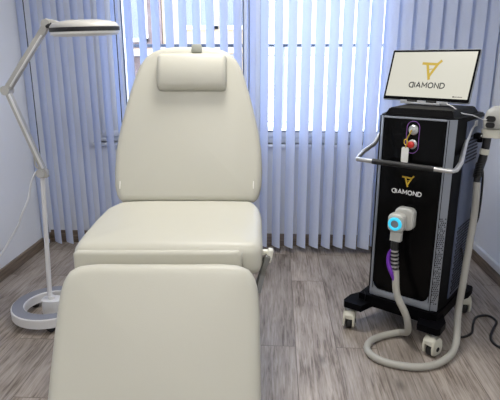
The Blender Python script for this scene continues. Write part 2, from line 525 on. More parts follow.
# ------------------------------------------------------------ outside
bm = NB(); box(bm, (-.3, 6.6, .15), (16, 5.3, .1)); struct(to_obj('terrace', bm, 'terrace'))
bm = NB(); box(bm, (-.3, 4.75, .45), (14, .16, .60)); box(bm, (-.3, 4.75, .765), (14, .22, .03)); struct(to_obj('terrace_parapet', bm, 'render_white'))
rt = thing('balcony_railing', 'dark grey metal balcony railing outside the window', 'railing', (0, 4.75, .78))
bm = NB(); box(bm, (-.3, 0, .745), (13.6, .05, .028), bev=.005); to_obj('top_rail', bm, 'rail', rt, 40)
for z in (.66, .39, .28, .06):
    bm = NB(); box(bm, (-.3, 0, z), (13.6, .016, .012)); to_obj('thin_rail', bm, 'rail_w', rt)
for k in range(10):
    bm = NB(); box(bm, (-5.2+k*1.05, 0, .3725), (.028, .028, .745)); to_obj('post', bm, 'rail_w', rt)

def building(name, label, x0, x1, y, h, mat, floors, wins, ledge):
    b = thing(name, label, 'building', ((x0+x1)/2, y, -3))
    w = x1-x0
    bm = NB(); box(bm, (0, 2, h/2), (w, 4, h)); to_obj('wall', bm, mat, b)
    for z in ledge:
        bm = NB(); box(bm, (0, -.15, z), (w-.02, .5, .14)); to_obj('ledge', bm, 'render_cream' if mat != 'render_white' else 'render_white', b)
    for (wx, wz, ww, wh) in wins:
        bm = NB()
        for sx in (-1, 1): box(bm, (wx+sx*ww/2, -.03, wz), (.07, .1, wh+.07))
        for sz in (-1, 1): box(bm, (wx, -.03, wz+sz*wh/2), (ww+.07, .1, .07))
        box(bm, (wx, -.02, wz), (.05, .08, wh))
        f = to_obj('window_frame', bm, 'render_white', b)
        bm = NB(); box(bm, (wx, -.01, wz), (ww, .03, wh)); to_obj('pane', bm, 'bwin', f)
    return b
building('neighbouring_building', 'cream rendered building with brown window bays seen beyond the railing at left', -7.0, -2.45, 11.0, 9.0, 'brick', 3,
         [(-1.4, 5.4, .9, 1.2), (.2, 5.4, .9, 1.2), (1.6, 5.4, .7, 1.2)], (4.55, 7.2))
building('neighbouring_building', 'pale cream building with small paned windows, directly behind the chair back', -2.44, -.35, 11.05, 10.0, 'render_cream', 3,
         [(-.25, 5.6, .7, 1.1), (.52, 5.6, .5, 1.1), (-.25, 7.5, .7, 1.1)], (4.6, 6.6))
building('neighbouring_building', 'bright white building beyond the railing at right', -.1, 8.5, 12.5, 7.0, 'render_white', 3, [(6.2, 5.5, .9, 1.2)], (4.4,))
tr = thing('bare_tree', 'bare brown tree standing outside beyond the railing at left', 'tree', (-3.3, 8.5, -.1))
bm = NB(); tube(bm, [(0, 0, 0), (.05, 0, 1.2), (0, .02, 2.4), (.08, 0, 3.8)], [.11, .09, .07, .03], 10, 4)
to_obj('trunk', bm, 'bark', tr, 60)
for k in range(9):
    a = k*2.4; z = 1.1+k*.27; l = .9-k*.05
    bm = NB(); tube(bm, [(.02, 0, z), (math.cos(a)*l*.5, math.sin(a)*l*.5, z+.28), (math.cos(a)*l, math.sin(a)*l, z+.42+.05*k)], [.04, .026, .008], 8, 4)
    tube(bm, [(math.cos(a)*l*.5, math.sin(a)*l*.5, z+.28), (math.cos(a+.6)*l*.8, math.sin(a+.6)*l*.8, z+.7)], [.02, .006], 6)
    to_obj('branch', bm, 'bark', tr, 60)
bm = NB(); box(bm, (0, 14, -3.05), (60, 22, .1)); struct(to_obj('ground', bm, 'terrace'))

# ------------------------------------------------------------ treatment chair
ux = Vector((math.cos(PSI), math.sin(PSI), 0)); uy = Vector((-math.sin(PSI), math.cos(PSI), 0))
ch = thing('treatment_chair', 'cream upholstered reclining treatment chair with head pillow, standing in the middle of the room', 'treatment chair',
           tuple(ux*-.265+uy*1.75), PSI)
# backrest: profile measured along the recline; front face through (y=.31, z=.84), leaning 22 degrees
def plane_fn(y0, z0, ang, off):
    d = Vector((0, math.cos(ang), math.sin(ang))); n_ = Vector((0, -math.sin(ang), math.cos(ang)))   # n_ points up / to the viewer
    def fn(u, v, w): return Vector((u, y0, z0))+d*v+n_*(w-off)
    return fn
TB = .075
half = [(.282, -.018), (.302, 0), (.315, .05), (.318, .12), (.315, .20), (.306, .27), (.294, .33), (.278, .40), (.260, .47), (.240, .53),
        (.222, .575), (.198, .610), (.165, .634), (.12, .650), (.06, .657)]
half = [(x, y+.022*max(0, (y-.45)/.207)) for x, y in half]
out = [(x, y) for x, y in half] + [(-x-.004, y) for x, y in half[::-1]]
bm = NB(); cushion(bm, out, TB, .030, .014, plane_fn(.318, .835, R(68), TB/2), 120)
bk = to_obj('backrest', bm, 'leather', ch, 70)
bm = NB()   # hard shell behind the backrest
cushion(bm, [(x*.9, .02+y*.93) for x, y in out], .02, .008, 0, plane_fn(.318, .835, R(68), TB+.008), 60)
to_obj('back_shell', bm, 'base_white', ch, 50)
# head pillow
def pil_fn(u, v, w):
    f = plane_fn(.318, .835, R(68), 0)
    return f(u+.013, v+.545, w+.022-.25*u*u+(.016*(1-(v/.08)**2) if w > .005 else 0))
bm = NB(); cushion(bm, rounded_rect(.300, .162, .020, 6), .050, .020, .0, pil_fn, 96)
pl_ = to_obj('head_pillow', bm, 'leather', ch, 70)
bm = NB()
f = plane_fn(.318, .835, R(68), 0)
for (v0, v1, w0, w1) in ((.615, .662, .022, .016), (.662, .668, .016, -.09)):
    pass
m4 = Matrix.Rotation(R(68), 4, 'X')
box(bm, f(.030, .657, .006), (.044, .036, .018), rot=Matrix.Rotation(R(68), 3, 'X'), bev=.004)
box(bm, f(.030, .674, -.035), (.036, .012, .085), rot=Matrix.Rotation(R(68), 3, 'X'), bev=.003)
to_obj('strap', bm, 'strap', pl_, 40)
for sx in (-1, 1):
    bm = NB(); box(bm, f(sx*.285-.005, .052, .006), (.005, .034, .006), rot=Matrix.Rotation(R(68), 3, 'X'), bev=.002)
    to_obj('seam_tab', bm, 'slot', bk, 40)
# seat
TS = .115
seat = [(.262, .335), (-.262, .335), (-.290, .325), (-.312, .295), (-.334, .24), (-.336, .10), (-.332, -.05), (-.326, -.17), (-.316, -.200),
        (-.278, -.212), (.278, -.212), (.300, -.198), (.308, -.16), (.310, 0), (.312, .17), (.308, .24), (.298, .29), (.284, .325)]
def seat_fn(u, v, w):
    roll = 0
    if w > 0 and v < -.10: roll = -.010*((-.10-v)/.11)**2
    return Vector((u, v, .822-TS/2+w+roll-.006*abs(u/.3)**4))
bm = NB(); cushion(bm, seat, TS, .036, .010, seat_fn, 120)
to_obj('seat', bm, 'leather', ch, 70)
# narrow flap bridging seat and leg rest
bm = NB()
cushion(bm, rounded_rect(.545, .13, .010, 4), .030, .012, .0, lambda u, v, w: Vector((u-.033, -.232-w*.9-(.0 if v > 0 else -v*.12), .742+v)), 72)
to_obj('bridge_pad', bm, 'leather', ch, 70)
# leg rest
AL = R(59)
TL = .095
leg = []
hl = [(.10, .030), (.18, .031), (.235, .026), (.268, .012), (.286, -.012), (.294, -.05), (.298, -.12), (.300, -.30), (.300, -.46), (.292, -.50), (.26, -.525), (.15, -.53)]
hl = [(x, y+(.008 if y > 0 else 0)) for x, y in hl]
leg = hl+[(-x-.012, y) for x, y in hl[::-1]]
lf = plane_fn(-.365, .78, AL, TL/2+.004)
bm = NB(); cushion(bm, leg, TL, .036, .010, lambda u, v, w: lf(u-.003, v, w+(.0)), 120)
to_obj('leg_rest', bm, 'leather', ch, 70)
# carcass and lifting column (hidden below the cushions, resting on the floor)
bm = NB(); box(bm, (0, .08, .685), (.46, .42, .04), bev=.008); to_obj('seat_frame', bm, 'grey_metal', ch, 40)
bm = NB(); box(bm, (0, .14, .385), (.24, .20, .57), bev=.02, seg=3); to_obj('column', bm, 'base_white', ch, 40)
bm = NB(); box(bm, (0, .12, .055), (.44, .62, .07), bev=.025, seg=3)
for sx in (-1, 1):
    for y in (-.12, .36): lathe(bm, [(.03, 0), (.03, .03)], 16, Matrix.Translation((sx*.17, y, 0)))
to_obj('base', bm, 'base_white', ch, 40)
for sx in (-1, 1):   # hinge arms carrying back and legs
    bm = NB(); tube(bm, [(sx*.16, .22, .69), (sx*.16, .36, .75), (sx*.16, .44, .90)], .014, 10)
    to_obj('back_hinge', bm, 'grey_metal', ch, 50); bm = NB()
    tube(bm, [(sx*.16, -.08, .68), (sx*.16, -.22, .64), (sx*.16, -.37, .60)], .014, 10)
    to_obj('hinge_arm', bm, 'grey_metal', ch, 50)
# side lever
bm = NB()
tube(bm, [(.320, -.145, .745), (.290, -.20, .642)], .012, 4); 
box(bm, (.308, -.165, .705), (.018, .03, .12), rot=Matrix.Rotation(R(18), 3, 'Y'), bev=.003)
lv = to_obj('lever_arm', bm, 'grey_metal', ch, 40)
bm = NB()
box(bm, (.310, -.14, .765), (.05, .022, .016), bev=.004); box(bm, (.332, -.15, .757), (.018, .03, .048), rot=Matrix.Rotation(R(12), 3, 'Y'), bev=.005)
to_obj('grip', bm, 'lever', lv, 40)

# ------------------------------------------------------------ magnifying floor lamp
LX, LY = -1.252, 2.505
lamp = thing('magnifying_lamp', 'white floor standing magnifying lamp with jointed arm and round base beside the left wall', 'lamp', (LX, LY, 0))
def ring(bm, ro, ri, z0, z1, a0=0, a1=2*PI, n=64, ch_=.004):
    prof = [(ri, z0), (ro, z0), (ro, z1-ch_), (ro-ch_, z1), (ri+ch_, z1), (ri, z1-ch_)]
    m = len(prof); full = abs(a1-a0-2*PI) < 1e-6; R_ = []
    k = n if full else n+1
    for i in range(k):
        a = a0+(a1-a0)*i/n; R_.append([bm.verts.new((r*math.cos(a), r*math.sin(a), z)) for r, z in prof])
    for i in range(n):
        A, B = R_[i], R_[(i+1) % k]
        for j in range(m): bm.faces.new((A[j], A[(j+1) % m], B[(j+1) % m], B[j]))
    if not full: bm.faces.new(R_[0]); bm.faces.new(R_[-1][::-1])
bm = NB(); ring(bm, .212, .142, .036, .088)
box(bm, (.10, 0, .058), (.12, .07, .036), bev=.006)
prism(bm, rounded_rect(.110, .085, .035, 6, .004, 0), .03, .108)
base = to_obj('base', bm, 'lamp_white', lamp, 40)
bm = NB(); ring(bm, .206, .148, .0875, .0895, ch_=.0005); to_obj('inlay', bm, 'inlay', base, 40)
for k in range(5):
    a = 2*PI*k/5+R(218)
    x, y = .178*math.cos(a), .178*math.sin(a)
    bm = NB()
    m4 = Matrix.Translation((x, y, .018)) @ Matrix.Rotation(a+.6, 4, 'Z') @ Matrix.Rotation(PI/2, 4, 'Y')
    lathe(bm, [(.012, -.016), (.018, -.014), (.018, -.002), (.010, 0), (.018, .002), (.018, .014), (.012, .016)], 20, m4)
    box(bm, (x, y, .034), (.014, .014, .012))
    to_obj('caster', bm, 'black_rubber', lamp, 40)
bm = NB(); tube(bm, [(-.008, 0, .10), (.030, 0, .835)], .0125, 20); to_obj('pole', bm, 'lamp_white', lamp, 50)
bm = NB(); tube(bm, [(0, 0, .105), (0, 0, .125)], .019, 20); to_obj('collar', bm, 'lamp_white', lamp, 50)
bm = NB()   # bracket that takes the sprung arm
box(bm, (.034, 0, .828), (.052, .032, .044), bev=.006)
tube(bm, [(.030, -.028, .832), (.030, .028, .832)], .023, 20)
tube(bm, [(.016, 0, .85), (-.002, 0, .87), (-.004, 0, .915)], .005, 8, 4)
to_obj('bracket', bm, 'lamp_grey', lamp, 50)
P0 = Vector((.044, -.005, .838)); P1 = Vector((-.092, -.02, 1.254)); P2 = Vector((.160, -.05, 1.562))
def arm(p, q, w, h, mat, nm, dy=0):
    d = q-p; L = d.length; t = d.normalized(); y = Vector((0, 1, 0)); y = (y-t*y.dot(t)).normalized(); x = y.cross(t)
    rot = Matrix((x, y, t)).transposed()
    bm = NB(); box(bm, (p+q)/2+Vector((0, dy, 0)), (w, h, L), rot=rot, bev=.004)
    return to_obj(nm, bm, mat, lamp, 40), rot, (p+q)/2
a1, r1, c1 = arm(P0, P1, .029, .026, 'lamp_grey', 'lower_arm')
bm = NB(); box(bm, c1+r1 @ Vector((.008, -.016, 0)), (.010, .012, .40), rot=r1, bev=.003); to_obj('light_strip', bm, 'lamp_strip', a1, 40)
a2, r2, c2 = arm(P1, P2, .034, .026, 'lamp_grey', 'upper_arm')
bm = NB(); box(bm, c2+r2 @ Vector((.010, -.016, -.01)), (.009, .012, .31), rot=r2, bev=.003); to_obj('light_strip', bm, 'lamp_strip', a2, 40)
bm = NB(); tube(bm, [P1+Vector((0, -.026, 0)), P1+Vector((0, .026, 0))], .023, 24); to_obj('elbow_joint', bm, 'lamp_grey', lamp, 50)
bm = NB(); tube(bm, [P2+Vector((0, -.022, .0)), P2+Vector((0, .022, .0))], .022, 24)
box(bm, P2+Vector((.022, 0, .006)), (.06, .030, .030), rot=Matrix.Rotation(R(12), 3, 'Y'), bev=.005)
to_obj('head_joint', bm, 'lamp_grey', lamp, 50)
HX = P2+Vector((.198, -.05, -.018))
tilt = Matrix.Translation(HX) @ Matrix.Rotation(R(-1.5), 4, 'Y') @ Matrix.Rotation(R(3), 4, 'X') @ Matrix.Diagonal((.96, .96, 1.25, 1))
bm = NB(); lathe(bm, [(.095, .024), (.145, .018), (.160, .006), (.161, -.001), (.160, -.004)][::-1] + [(.080, .026), (.078, -.004)], 56, tilt)
hd = to_obj('lamp_head', bm, 'lamp_grey', lamp, 40)
bm = NB(); lathe(bm, [(.155, -.014), (.1635, -.013), (.1635, .001), (.155, .002)], 56, tilt); to_obj('rubber_rim', bm, 'black_rubber', hd, 40)
bm = NB(); 
prof = [(.160, -.012), (.159, -.020), (.148, -.028), (.10, -.031), (.078, -.031), (.078, -.013)]
rg = [[bm.verts.new(tilt @ Vector((r*math.cos(2*PI*j/56), r*math.sin(2*PI*j/56), z))) for j in range(56)] for r, z in prof]
for i in range(6):
    for j in range(56): bm.faces.new((rg[i][j], rg[i][(j+1) % 56], rg[(i+1) % 6][(j+1) % 56], rg[(i+1) % 6][j]))
to_obj('lower_ring', bm, 'lamp_strip', hd, 40)
bm = NB(); lathe(bm, [(.0, -.024), (.05, -.021), (.076, -.014), (.076, -.008), (.05, -.002), (.0, .001)], 40, tilt); to_obj('lens', bm, 'lens', hd, 60)
bm = NB(); tube(bm, [HX+Vector((-.15, 0, .008)), HX+Vector((-.185, .02, .006)), P2+Vector((.03, 0, .006))], .009, 10); to_obj('knuckle', bm, 'black_rubber', hd, 50)
bm = NB(); tube(bm, [HX+Vector((-.128, -.07, -.024)), HX+Vector((-.128, -.07, -.038))], .007, 10); to_obj('knob', bm, 'lamp_strip', hd, 50)
bm = NB(); tube(bm, [HX+Vector((-.05, -.02, .022)), HX+Vector((-.05, -.02, .034))], .006, 10); to_obj('top_knob', bm, 'lamp_grey', hd, 50)
bm = NB()
lc = [(-.005, 0, .835), (-.035, 0, .78), (-.062, 0, .69), (-.105, -.01, .60), (-.13, 0, .55), (-.19, 0, .46), (-.25, -.02, .37), (-.34, -.06, .28), (-.46, -.12, .24), (-.543, -.15, .25)]
tube(bm, lc, .0055, 8, 6); to_obj('power_cord', bm, 'white_trim', lamp, 60)

# ------------------------------------------------------------ laser machine
MX, MY, MR = .743, 2.563, R(-35)
mc = thing('laser_machine', 'black trolley-mounted laser treatment machine with handlebar and tilted screen', 'laser machine', (MX, MY, 0), MR)
ZB0, ZB1 = .19, 1.145
CX = .012
plan = [(CX-.150, -.200), (CX+.160, -.200), (CX+.190, -.172), (CX+.203, -.08), (CX+.203, .23), (CX+.17, .26), (CX-.17, .26), (CX-.195, .23), (CX-.195, -.08), (CX-.180, -.172)]
bm = NB(); prism(bm, plan, ZB0, ZB1)
bmesh.ops.bevel(bm, geom=[e for e in bm.edges if all(abs(v.co.z-ZB1) < 1e-5 for v in e.verts)], offset=.006, segments=2, affect='EDGES')
body = to_obj('body', bm, 'black_satin', mc, 30)
# glossy front panel
bm = NB(); box(bm, (CX+.005, -.2035, .690), (.290, .008, .885), bev=.003); fp = to_obj('front_panel', bm, 'black_gloss', mc, 40)
# silver trims: wide right chamfer, thin left chamfer, top line, bottom band
bm = NB()
def quadbar(pts, z0, z1, t=.004):
    (x0, y0), (x1, y1) = pts; d = Vector((x1-x0, y1-y0)).normalized(); n_ = Vector((d.y, -d.x))*t
    prism(bm, [(x0, y0), (x1, y1), (x1+n_.x, y1+n_.y), (x0+n_.x, y0+n_.y)], z0, z1)
quadbar(((CX+.152, -.2005), (CX+.188, -.174)), ZB0+.004, ZB1-.004)
to_obj('side_trim', bm, 'silver', mc, 30)
bm = NB(); quadbar(((CX-.160, -.1925), (CX-.146, -.2035)), ZB0+.004, ZB1-.004)
to_obj('side_trim', bm, 'silver', mc, 30)
bm = NB(); box(bm, (CX+.005, -.204, ZB1-.008), (.30, .010, .009), bev=.002); to_obj('top_trim', bm, 'silver', mc, 30)
bm = NB(); box(bm, (CX+.005, -.205, .219), (.306, .012, .036), bev=.003)
for sx in (-1, 1): prism(bm, [(0, 0), (-sx*.04, 0), (-sx*.022, .006), (-sx*.006, .022), (0, .04)], 0, .006,
                         Matrix.Translation((CX+.005+sx*.145, -.2055, .236)) @ Matrix.Rotation(PI/2, 4, 'X'))
to_obj('bottom_trim', bm, 'silver', mc, 30)
# perforations in the lower half of the right trim
bm = NB()
d = Vector((.036, .0265, 0)).normalized(); nn = Vector((d.y, -d.x, 0))
for r_ in range(46):
    for c_ in range(4):
        if random.random() < .22: continue
        p = Vector((CX+.152, -.2005, 0))+d*(.008+.0088*c_+(.004 if r_ % 2 else 0))+nn*.0045+Vector((0, 0, .235+r_*.0098))
        box(bm, p, (.0052, .0012, .0058), rot=Matrix.Rotation(math.atan2(d.y, d.x), 3, 'Z'))
to_obj('perforation', bm, 'vent_black', mc)
# blue-grey side panels with vents
for sx in (-1, 1):
    x = CX+(.205 if sx > 0 else -.197)
    bm = NB(); box(bm, (x, .078, .675), (.008, .300, .90), bev=.003)
    sp = to_obj('side_panel', bm, 'side_panel', mc, 40)
    bm = NB()
    for r_ in range(8):
        for c_ in range(8):
            box(bm, (x+sx*.0045, -.052+c_*.024+(r_ % 2)*.012, .93+r_*.017), (.003, .014, .0085))
    to_obj('upper_vent', bm, 'vent_black', sp)
    bm = NB()
    for r_ in range(22):
        for c_ in range(9):
            if r_ > 11 and c_ < 0: continue
            box(bm, (x+sx*.0045, -.045+c_*.026+(r_ % 2)*.013, .25+r_*.0165), (.003, .015, .0085))
    to_obj('lower_vent', bm, 'vent_black', sp)
# top cap
bm = NB()
prism(bm, [(CX-.16, -.165), (CX+.17, -.165), (CX+.18, .20), (CX-.17, .20)], ZB1-.002, ZB1+.032, scale_top=.9, cen=(CX, .0))
bmesh.ops.bevel(bm, geom=[e for e in bm.edges if all(v.co.z > ZB1 for v in e.verts)], offset=.004, segments=2, affect='EDGES')
to_obj('top_cap', bm, 'black_satin', mc, 30)
# control window with key switch and stop button
def facing(x, z, y=-.2085): return Matrix.Translation((x, y, z)) @ Matrix.Rotation(PI/2, 4, 'X')
FY = -.2075
oval = rounded_rect(.060, .150, .0299, 12)
bm = NB(); P = [Vector((CX+.003+x, FY-.001, 1.050+y)) for x, y in oval]
tube(bm, P, .0013, 8, closed=True); to_obj('light_outline', bm, 'violet_led', mc, 60)
bm = NB(); lathe(bm, [(.023, 0), (.023, .006), (.018, .010), (.010, .010), (.009, .016), (.0, .017)], 28, facing(CX+.005, 1.085, FY)); to_obj('key_switch', bm, 'chrome', mc, 35)
bm = NB(); lathe(bm, [(.022, 0), (.022, .005), (.017, .008)], 28, facing(CX+.005, 1.018, FY)); kb = to_obj('stop_button', bm, 'chrome', mc, 35)
bm = NB(); lathe(bm, [(.010, .008), (.010, .014), (.016, .018), (.016, .026), (.011, .030), (.0, .031)], 28, facing(CX+.005, 1.018, FY)); to_obj('button_cap', bm, 'red', kb, 35)
ky = thing('key', 'small gold key with a white tag hanging from the front of the black machine', 'key')
MXM = Matrix.Translation((MX, MY, 0)) @ Matrix.Rotation(MR, 4, 'Z')
ky.location = MXM @ Vector((CX-.005, -.232, 1.07)); ky.rotation_euler = (0, 0, MR)
bm = NB(); box(bm, (.006, .012, .012), (.004, .02, .012)); tube(bm, [(.006, 0, .012), (.002, -.003, -.004), (-.008, -.004, -.025), (-.006, -.004, -.045), (-.011, -.004, -.068)], .0032, 8, 5)
to_obj('chain', bm, 'gold', ky, 60)
bm = NB(); tube(bm, [(-.012+.009*math.cos(t/12*2*PI), -.004, -.040+.013*math.sin(t/12*2*PI)) for t in range(12)], .0022, 6, closed=True); to_obj('key_bow', bm, 'gold', ky, 40)
bm = NB(); prism(bm, rounded_rect(.034, .074, .008, 4), 0, .004, Matrix.Translation((-.012, -.002, -.102)) @ Matrix.Rotation(PI/2, 4, 'X')); to_obj('tag', bm, 'tag_white', ky, 40)
# lettering on the front
logo_mesh('gold_emblem', .056, 'gold_letter', mc, facing(CX-.002, .840, -.2078))
text_mesh('lettering', 'DIAMOND', .0195, 'white_plain', mc, facing(CX-.004, .772, -.2078), mirror_first=True)
# handle bar
bm = NB()
hb = [(-.200, .06, 1.105), (-.205, .0, 1.08), (-.208, -.07, 1.03), (-.214, -.115, .985), (-.232, -.20, .955), (-.232, -.262, .932), (-.222, -.288, .930)]
hbR = [(-x+.010, y, z) for x, y, z in hb]
tube(bm, hb+[(-.14, -.290, .930)], .011, 12); tube(bm, hbR+[(.155, -.290, .930)], .011, 12)
box(bm, (-.202, .06, 1.105), (.02, .05, .03), bev=.004); box(bm, (.214, .06, 1.105), (.02, .05, .03), bev=.004)
han = to_obj('handlebar', bm, 'chrome', mc, 50)
bm = NB(); tube(bm, [(-.14, -.290, .930), (.155, -.290, .930)], .0135, 16); to_obj('grip', bm, 'black_rubber', han, 50)
# chassis
bm = NB()
pl = [(-.20, -.215), (.215, -.215), (.225, .27), (-.20, .27)]
prism(bm, pl, .132, .192)
for (cx, cy) in ((-.222, -.268), (.222, -.262), (.215, .290), (-.222, .290)):
    sx = 1 if cx > 0 else -1; sy = 1 if cy > 0 else -1
    prism(bm, [(sx*.12, sy*.17), (cx-sx*.075, cy+sy*.028), (cx+sx*.022, cy+sy*.030), (cx+sx*.034, cy+sy*.012), (cx+sx*.034, cy-sy*.065), (sx*.20, sy*.08)], .125, .160)
chs = to_obj('chassis', bm, 'black_satin', mc, 30)
bm = NB(); prism(bm, [(-.16, -.225), (.18, -.225), (.20, -.19), (-.18, -.19)], .150, .198); to_obj('skirt', bm, 'black_satin', mc, 30)
for (cx, cy, az) in ((-.222, -.268, R(-72)), (.222, -.262, R(-105)), (.215, .290, R(-60)), (-.222, .290, R(-100))):
    c = thing('caster', '', '', (cx, cy, 0), az); c.parent = mc
    del c['label']; del c['category']
    bm = NB()   # hooded housing
    prof = []
    hood = [(-.040, .045), (-.036, .020), (-.018, .012), (.018, .012), (.036, .022), (.042, .052), (.036, .086), (.018, .104), (-.014, .104), (-.034, .082)]
    for s in (-1, 1):
        prism(bm, hood, s*.025-.006, s*.025+.006, Matrix.Rotation(PI/2, 4, 'X'))
    prism(bm, [(-.034, .080), (-.014, .104), (.018, .104), (.036, .086), (.034, .062), (-.030, .066)], -.03, .03, Matrix.Rotation(PI/2, 4, 'X'))
    bmesh.ops.bevel(bm, geom=bm.edges[:], offset=.0025, segments=2, affect='EDGES')
    to_obj('housing', bm, 'cream_plastic', c, 40)
    bm = NB(); lathe(bm, [(.020, -.017), (.030, -.015), (.033, -.010), (.033, .010), (.030, .015), (.020, .017)], 28, Matrix.Translation((0, 0, .033)) @ Matrix.Rotation(PI/2, 4, 'X'))
    to_obj('wheel', bm, 'black_rubber', c, 40)
    for s in (-1, 1):
        bm = NB(); lathe(bm, [(.012, -.001), (.012, .002)], 16, Matrix.Translation((0, s*.032, .045)) @ Matrix.Rotation(PI/2, 4, 'X'))
        to_obj('hub_cap', bm, 'black_rubber', c, 40)
    bm = NB(); lathe(bm, [(.017, .103), (.017, .108), (.009, .110), (.009, .118), (.016, .119), (.016, .126)], 20); to_obj('stem', bm, 'chrome', c, 40)
# monitor on its stand
mo = thing('monitor', '', '', MXM.inverted() @ Vector((.746, 2.656, 1.195)), R(-42.3)-MR); mo.parent = mc
del mo['label']; del mo['category']
TI = R(16.7)
F = Matrix.Rotation(PI/2-TI, 4, 'X')      # screen plane: X right, Y up the tilted face, Z towards the viewer
W_, H_ = .468, .268
bm = NB(); prism(bm, rounded_rect(W_, H_, .008, 4, 0, H_/2), -.012, 0, F)
bmesh.ops.bevel(bm, geom=[e for e in bm.edges if e.calc_length() > .002 and abs((F.inverted() @ e.verts[0].co).z-(F.inverted() @ e.verts[1].co).z) < 1e-5], offset=.002, segments=1, affect='EDGES')
box(bm, F @ Vector((0, H_/2, -.025)), (.30, .17, .03), rot=F.to_3x3(), bev=.008)
to_obj('housing', bm, 'silver', mo, 40)
bm = NB(); prism(bm, rounded_rect(W_-.006, H_-.008, .006, 4, 0, H_/2), 0, .0015, F); to_obj('bezel', bm, 'black_satin', mo)
bm = NB(); box(bm, F @ Vector((0, H_/2+.003, .0018)), (W_-.026, H_-.034, .001), rot=F.to_3x3()); to_obj('screen', bm, 'screen', mo)
logo_mesh('emblem', .098, 'screen_gold', mo, F @ Matrix.Translation((0.002, .165, .0024)))
text_mesh('lettering', 'DIAMOND', .0255, 'screen_ink', mo, F @ Matrix.Translation((-.002, .070, .0024)), mirror_first=True)
bm = NB()
for k in range(7): box(bm, F @ Vector((.150+k*.0068, .030, .0026)), (.0045 if k else .007, .004 if k else .006, .0006), rot=F.to_3x3())
to_obj('small_print', bm, 'screen_ink', mo)
bm = NB()
box(bm, (0, .055, .055), (.07, .03, .13), rot=Matrix.Rotation(-TI, 3, 'X'), bev=.004); box(bm, (.0, .03, -.010), (.19, .10, .012), bev=.004)
box(bm, (0, .012, -.004), (.26, .024, .022), bev=.003)
sd = to_obj('stand', bm, 'stand_metal', mo, 40)
for x in (-.06, .045):
    bm = NB(); box(bm, (x, -.002, -.002), (.050, .024, .014), bev=.002); to_obj('hinge', bm, 'black_rubber', sd, 40)

# docking bracket and holder on the right flank
bm = NB()
box(bm, (.228, .145, 1.02), (.03, .05, .03), bev=.005)
hol = to_obj('handpiece_holder', bm, 'black_satin', mc, 40)
bm = NB(); box(bm, (.232, .065, 1.045), (.036, .055, .024), bev=.004); lt = to_obj('side_latch', bm, 'black_satin', mc, 40)
bm = NB(); box(bm, (.2505, .065, 1.047), (.002, .016, .008)); to_obj('latch_mark', bm, 'white_plain', lt)
# black cable loop on the flank
bm = NB()
tube(bm, [(.245, .19, .86), (.238, .15, .76), (.235, .12, .66), (.238, .13, .585), (.246, .17, .57), (.252, .20, .60), (.25, .22, .72), (.245, .21, .84), (.23, .2, .88), (.214, .2, .88)], .0055, 8, 6)
to_obj('cable_loop', bm, 'hose_black', mc, 60)
bm = NB()
tube(bm, [(.214, .07, .47), (.23, .06, .44), (.232, .08, .39), (.232, .18, .37), (.232, .19, .42), (.214, .19, .45)], .004, 8, 6)
to_obj('side_strap', bm, 'hose_black', mc, 60)

# first handpiece, docked on the front
hp = thing('treatment_handpiece', 'white square handpiece with a glowing blue ring docked on the front of the black machine', 'handpiece')
hp.location = MXM @ Vector((.016, -.210, .645)); hp.rotation_euler = (0, 0, MR)
ZF = Matrix.Rotation(PI/2, 4, 'X')          # local Z of the shape -> towards the viewer (-Y)
bm = NB(); cushion(bm, rounded_rect(.096, .110, .028, 6), .05, .012, 0, lambda u, v, w: Vector((u+.008, -.027-w, v+.016)), 48)
rear = to_obj('dock_plate', bm, 'hp_white', hp, 50)
bm = NB(); cushion(bm, rounded_rect(.080, .090, .024, 6), .050, .012, .002, lambda u, v, w: Vector((u-.012, -.075-w, v+.004)), 48)
bd = to_obj('body', bm, 'hp_white', hp, 50)
bm = NB(); ringpts = [(-.012+.0260*math.cos(2*PI*k/32), -.1035, .002+.0250*math.sin(2*PI*k/32)) for k in range(32)]
tube(bm, ringpts, .0075, 10, closed=True); to_obj('ring_light', bm, 'cyan_led', bd, 60)
bm = NB(); lathe(bm, [(.021, 0), (.019, .004), (.0, .005)], 28, Matrix.Translation((-.012, -.102, .002)) @ ZF); to_obj('button', bm, 'silver', bd, 50)
bm = NB(); prism(bm, rounded_rect(.054, .036, .008, 4), -.095, -.048, Matrix.Translation((-.012, -.072, .006))); to_obj('neck', bm, 'hp_white', hp, 40)
H0 = Vector((-.016, -.074, -.090))
inv = (Matrix.Translation(hp.location) @ Matrix.Rotation(MR, 4, 'Z')).inverted()
bm = NB()
gp = [H0, H0+Vector((.003, -.003, -.06)), H0+Vector((.007, -.005, -.12)), H0+Vector((.014, -.006, -.165))]
tube(bm, gp, [.018, .019, .017, .016], 16, 5); gr = to_obj('grip', bm, 'hose_black', hp, 60)
bm = NB()
for k in range(6):
    q = gp[1].lerp(gp[3], k/5.4)+Vector((0, 0, .01)); tube(bm, [q+Vector((0, 0, -.004)), q+Vector((0, 0, .004))], .0205, 16)
to_obj('grip_rib', bm, 'chrome', gr, 50)
bm = NB()
tube(bm, [H0+Vector((-.010, -.022, -.045)), H0+Vector((-.018, -.018, -.075)), H0+Vector((-.016, -.020, -.115)), H0+Vector((.0, -.026, -.15)), H0+Vector((.016, -.024, -.185)), H0+Vector((.028, -.022, -.215))], [.004, .009, .010, .010, .008, .003], 10, 5)
to_obj('ribbon', bm, 'purple', hp, 60)
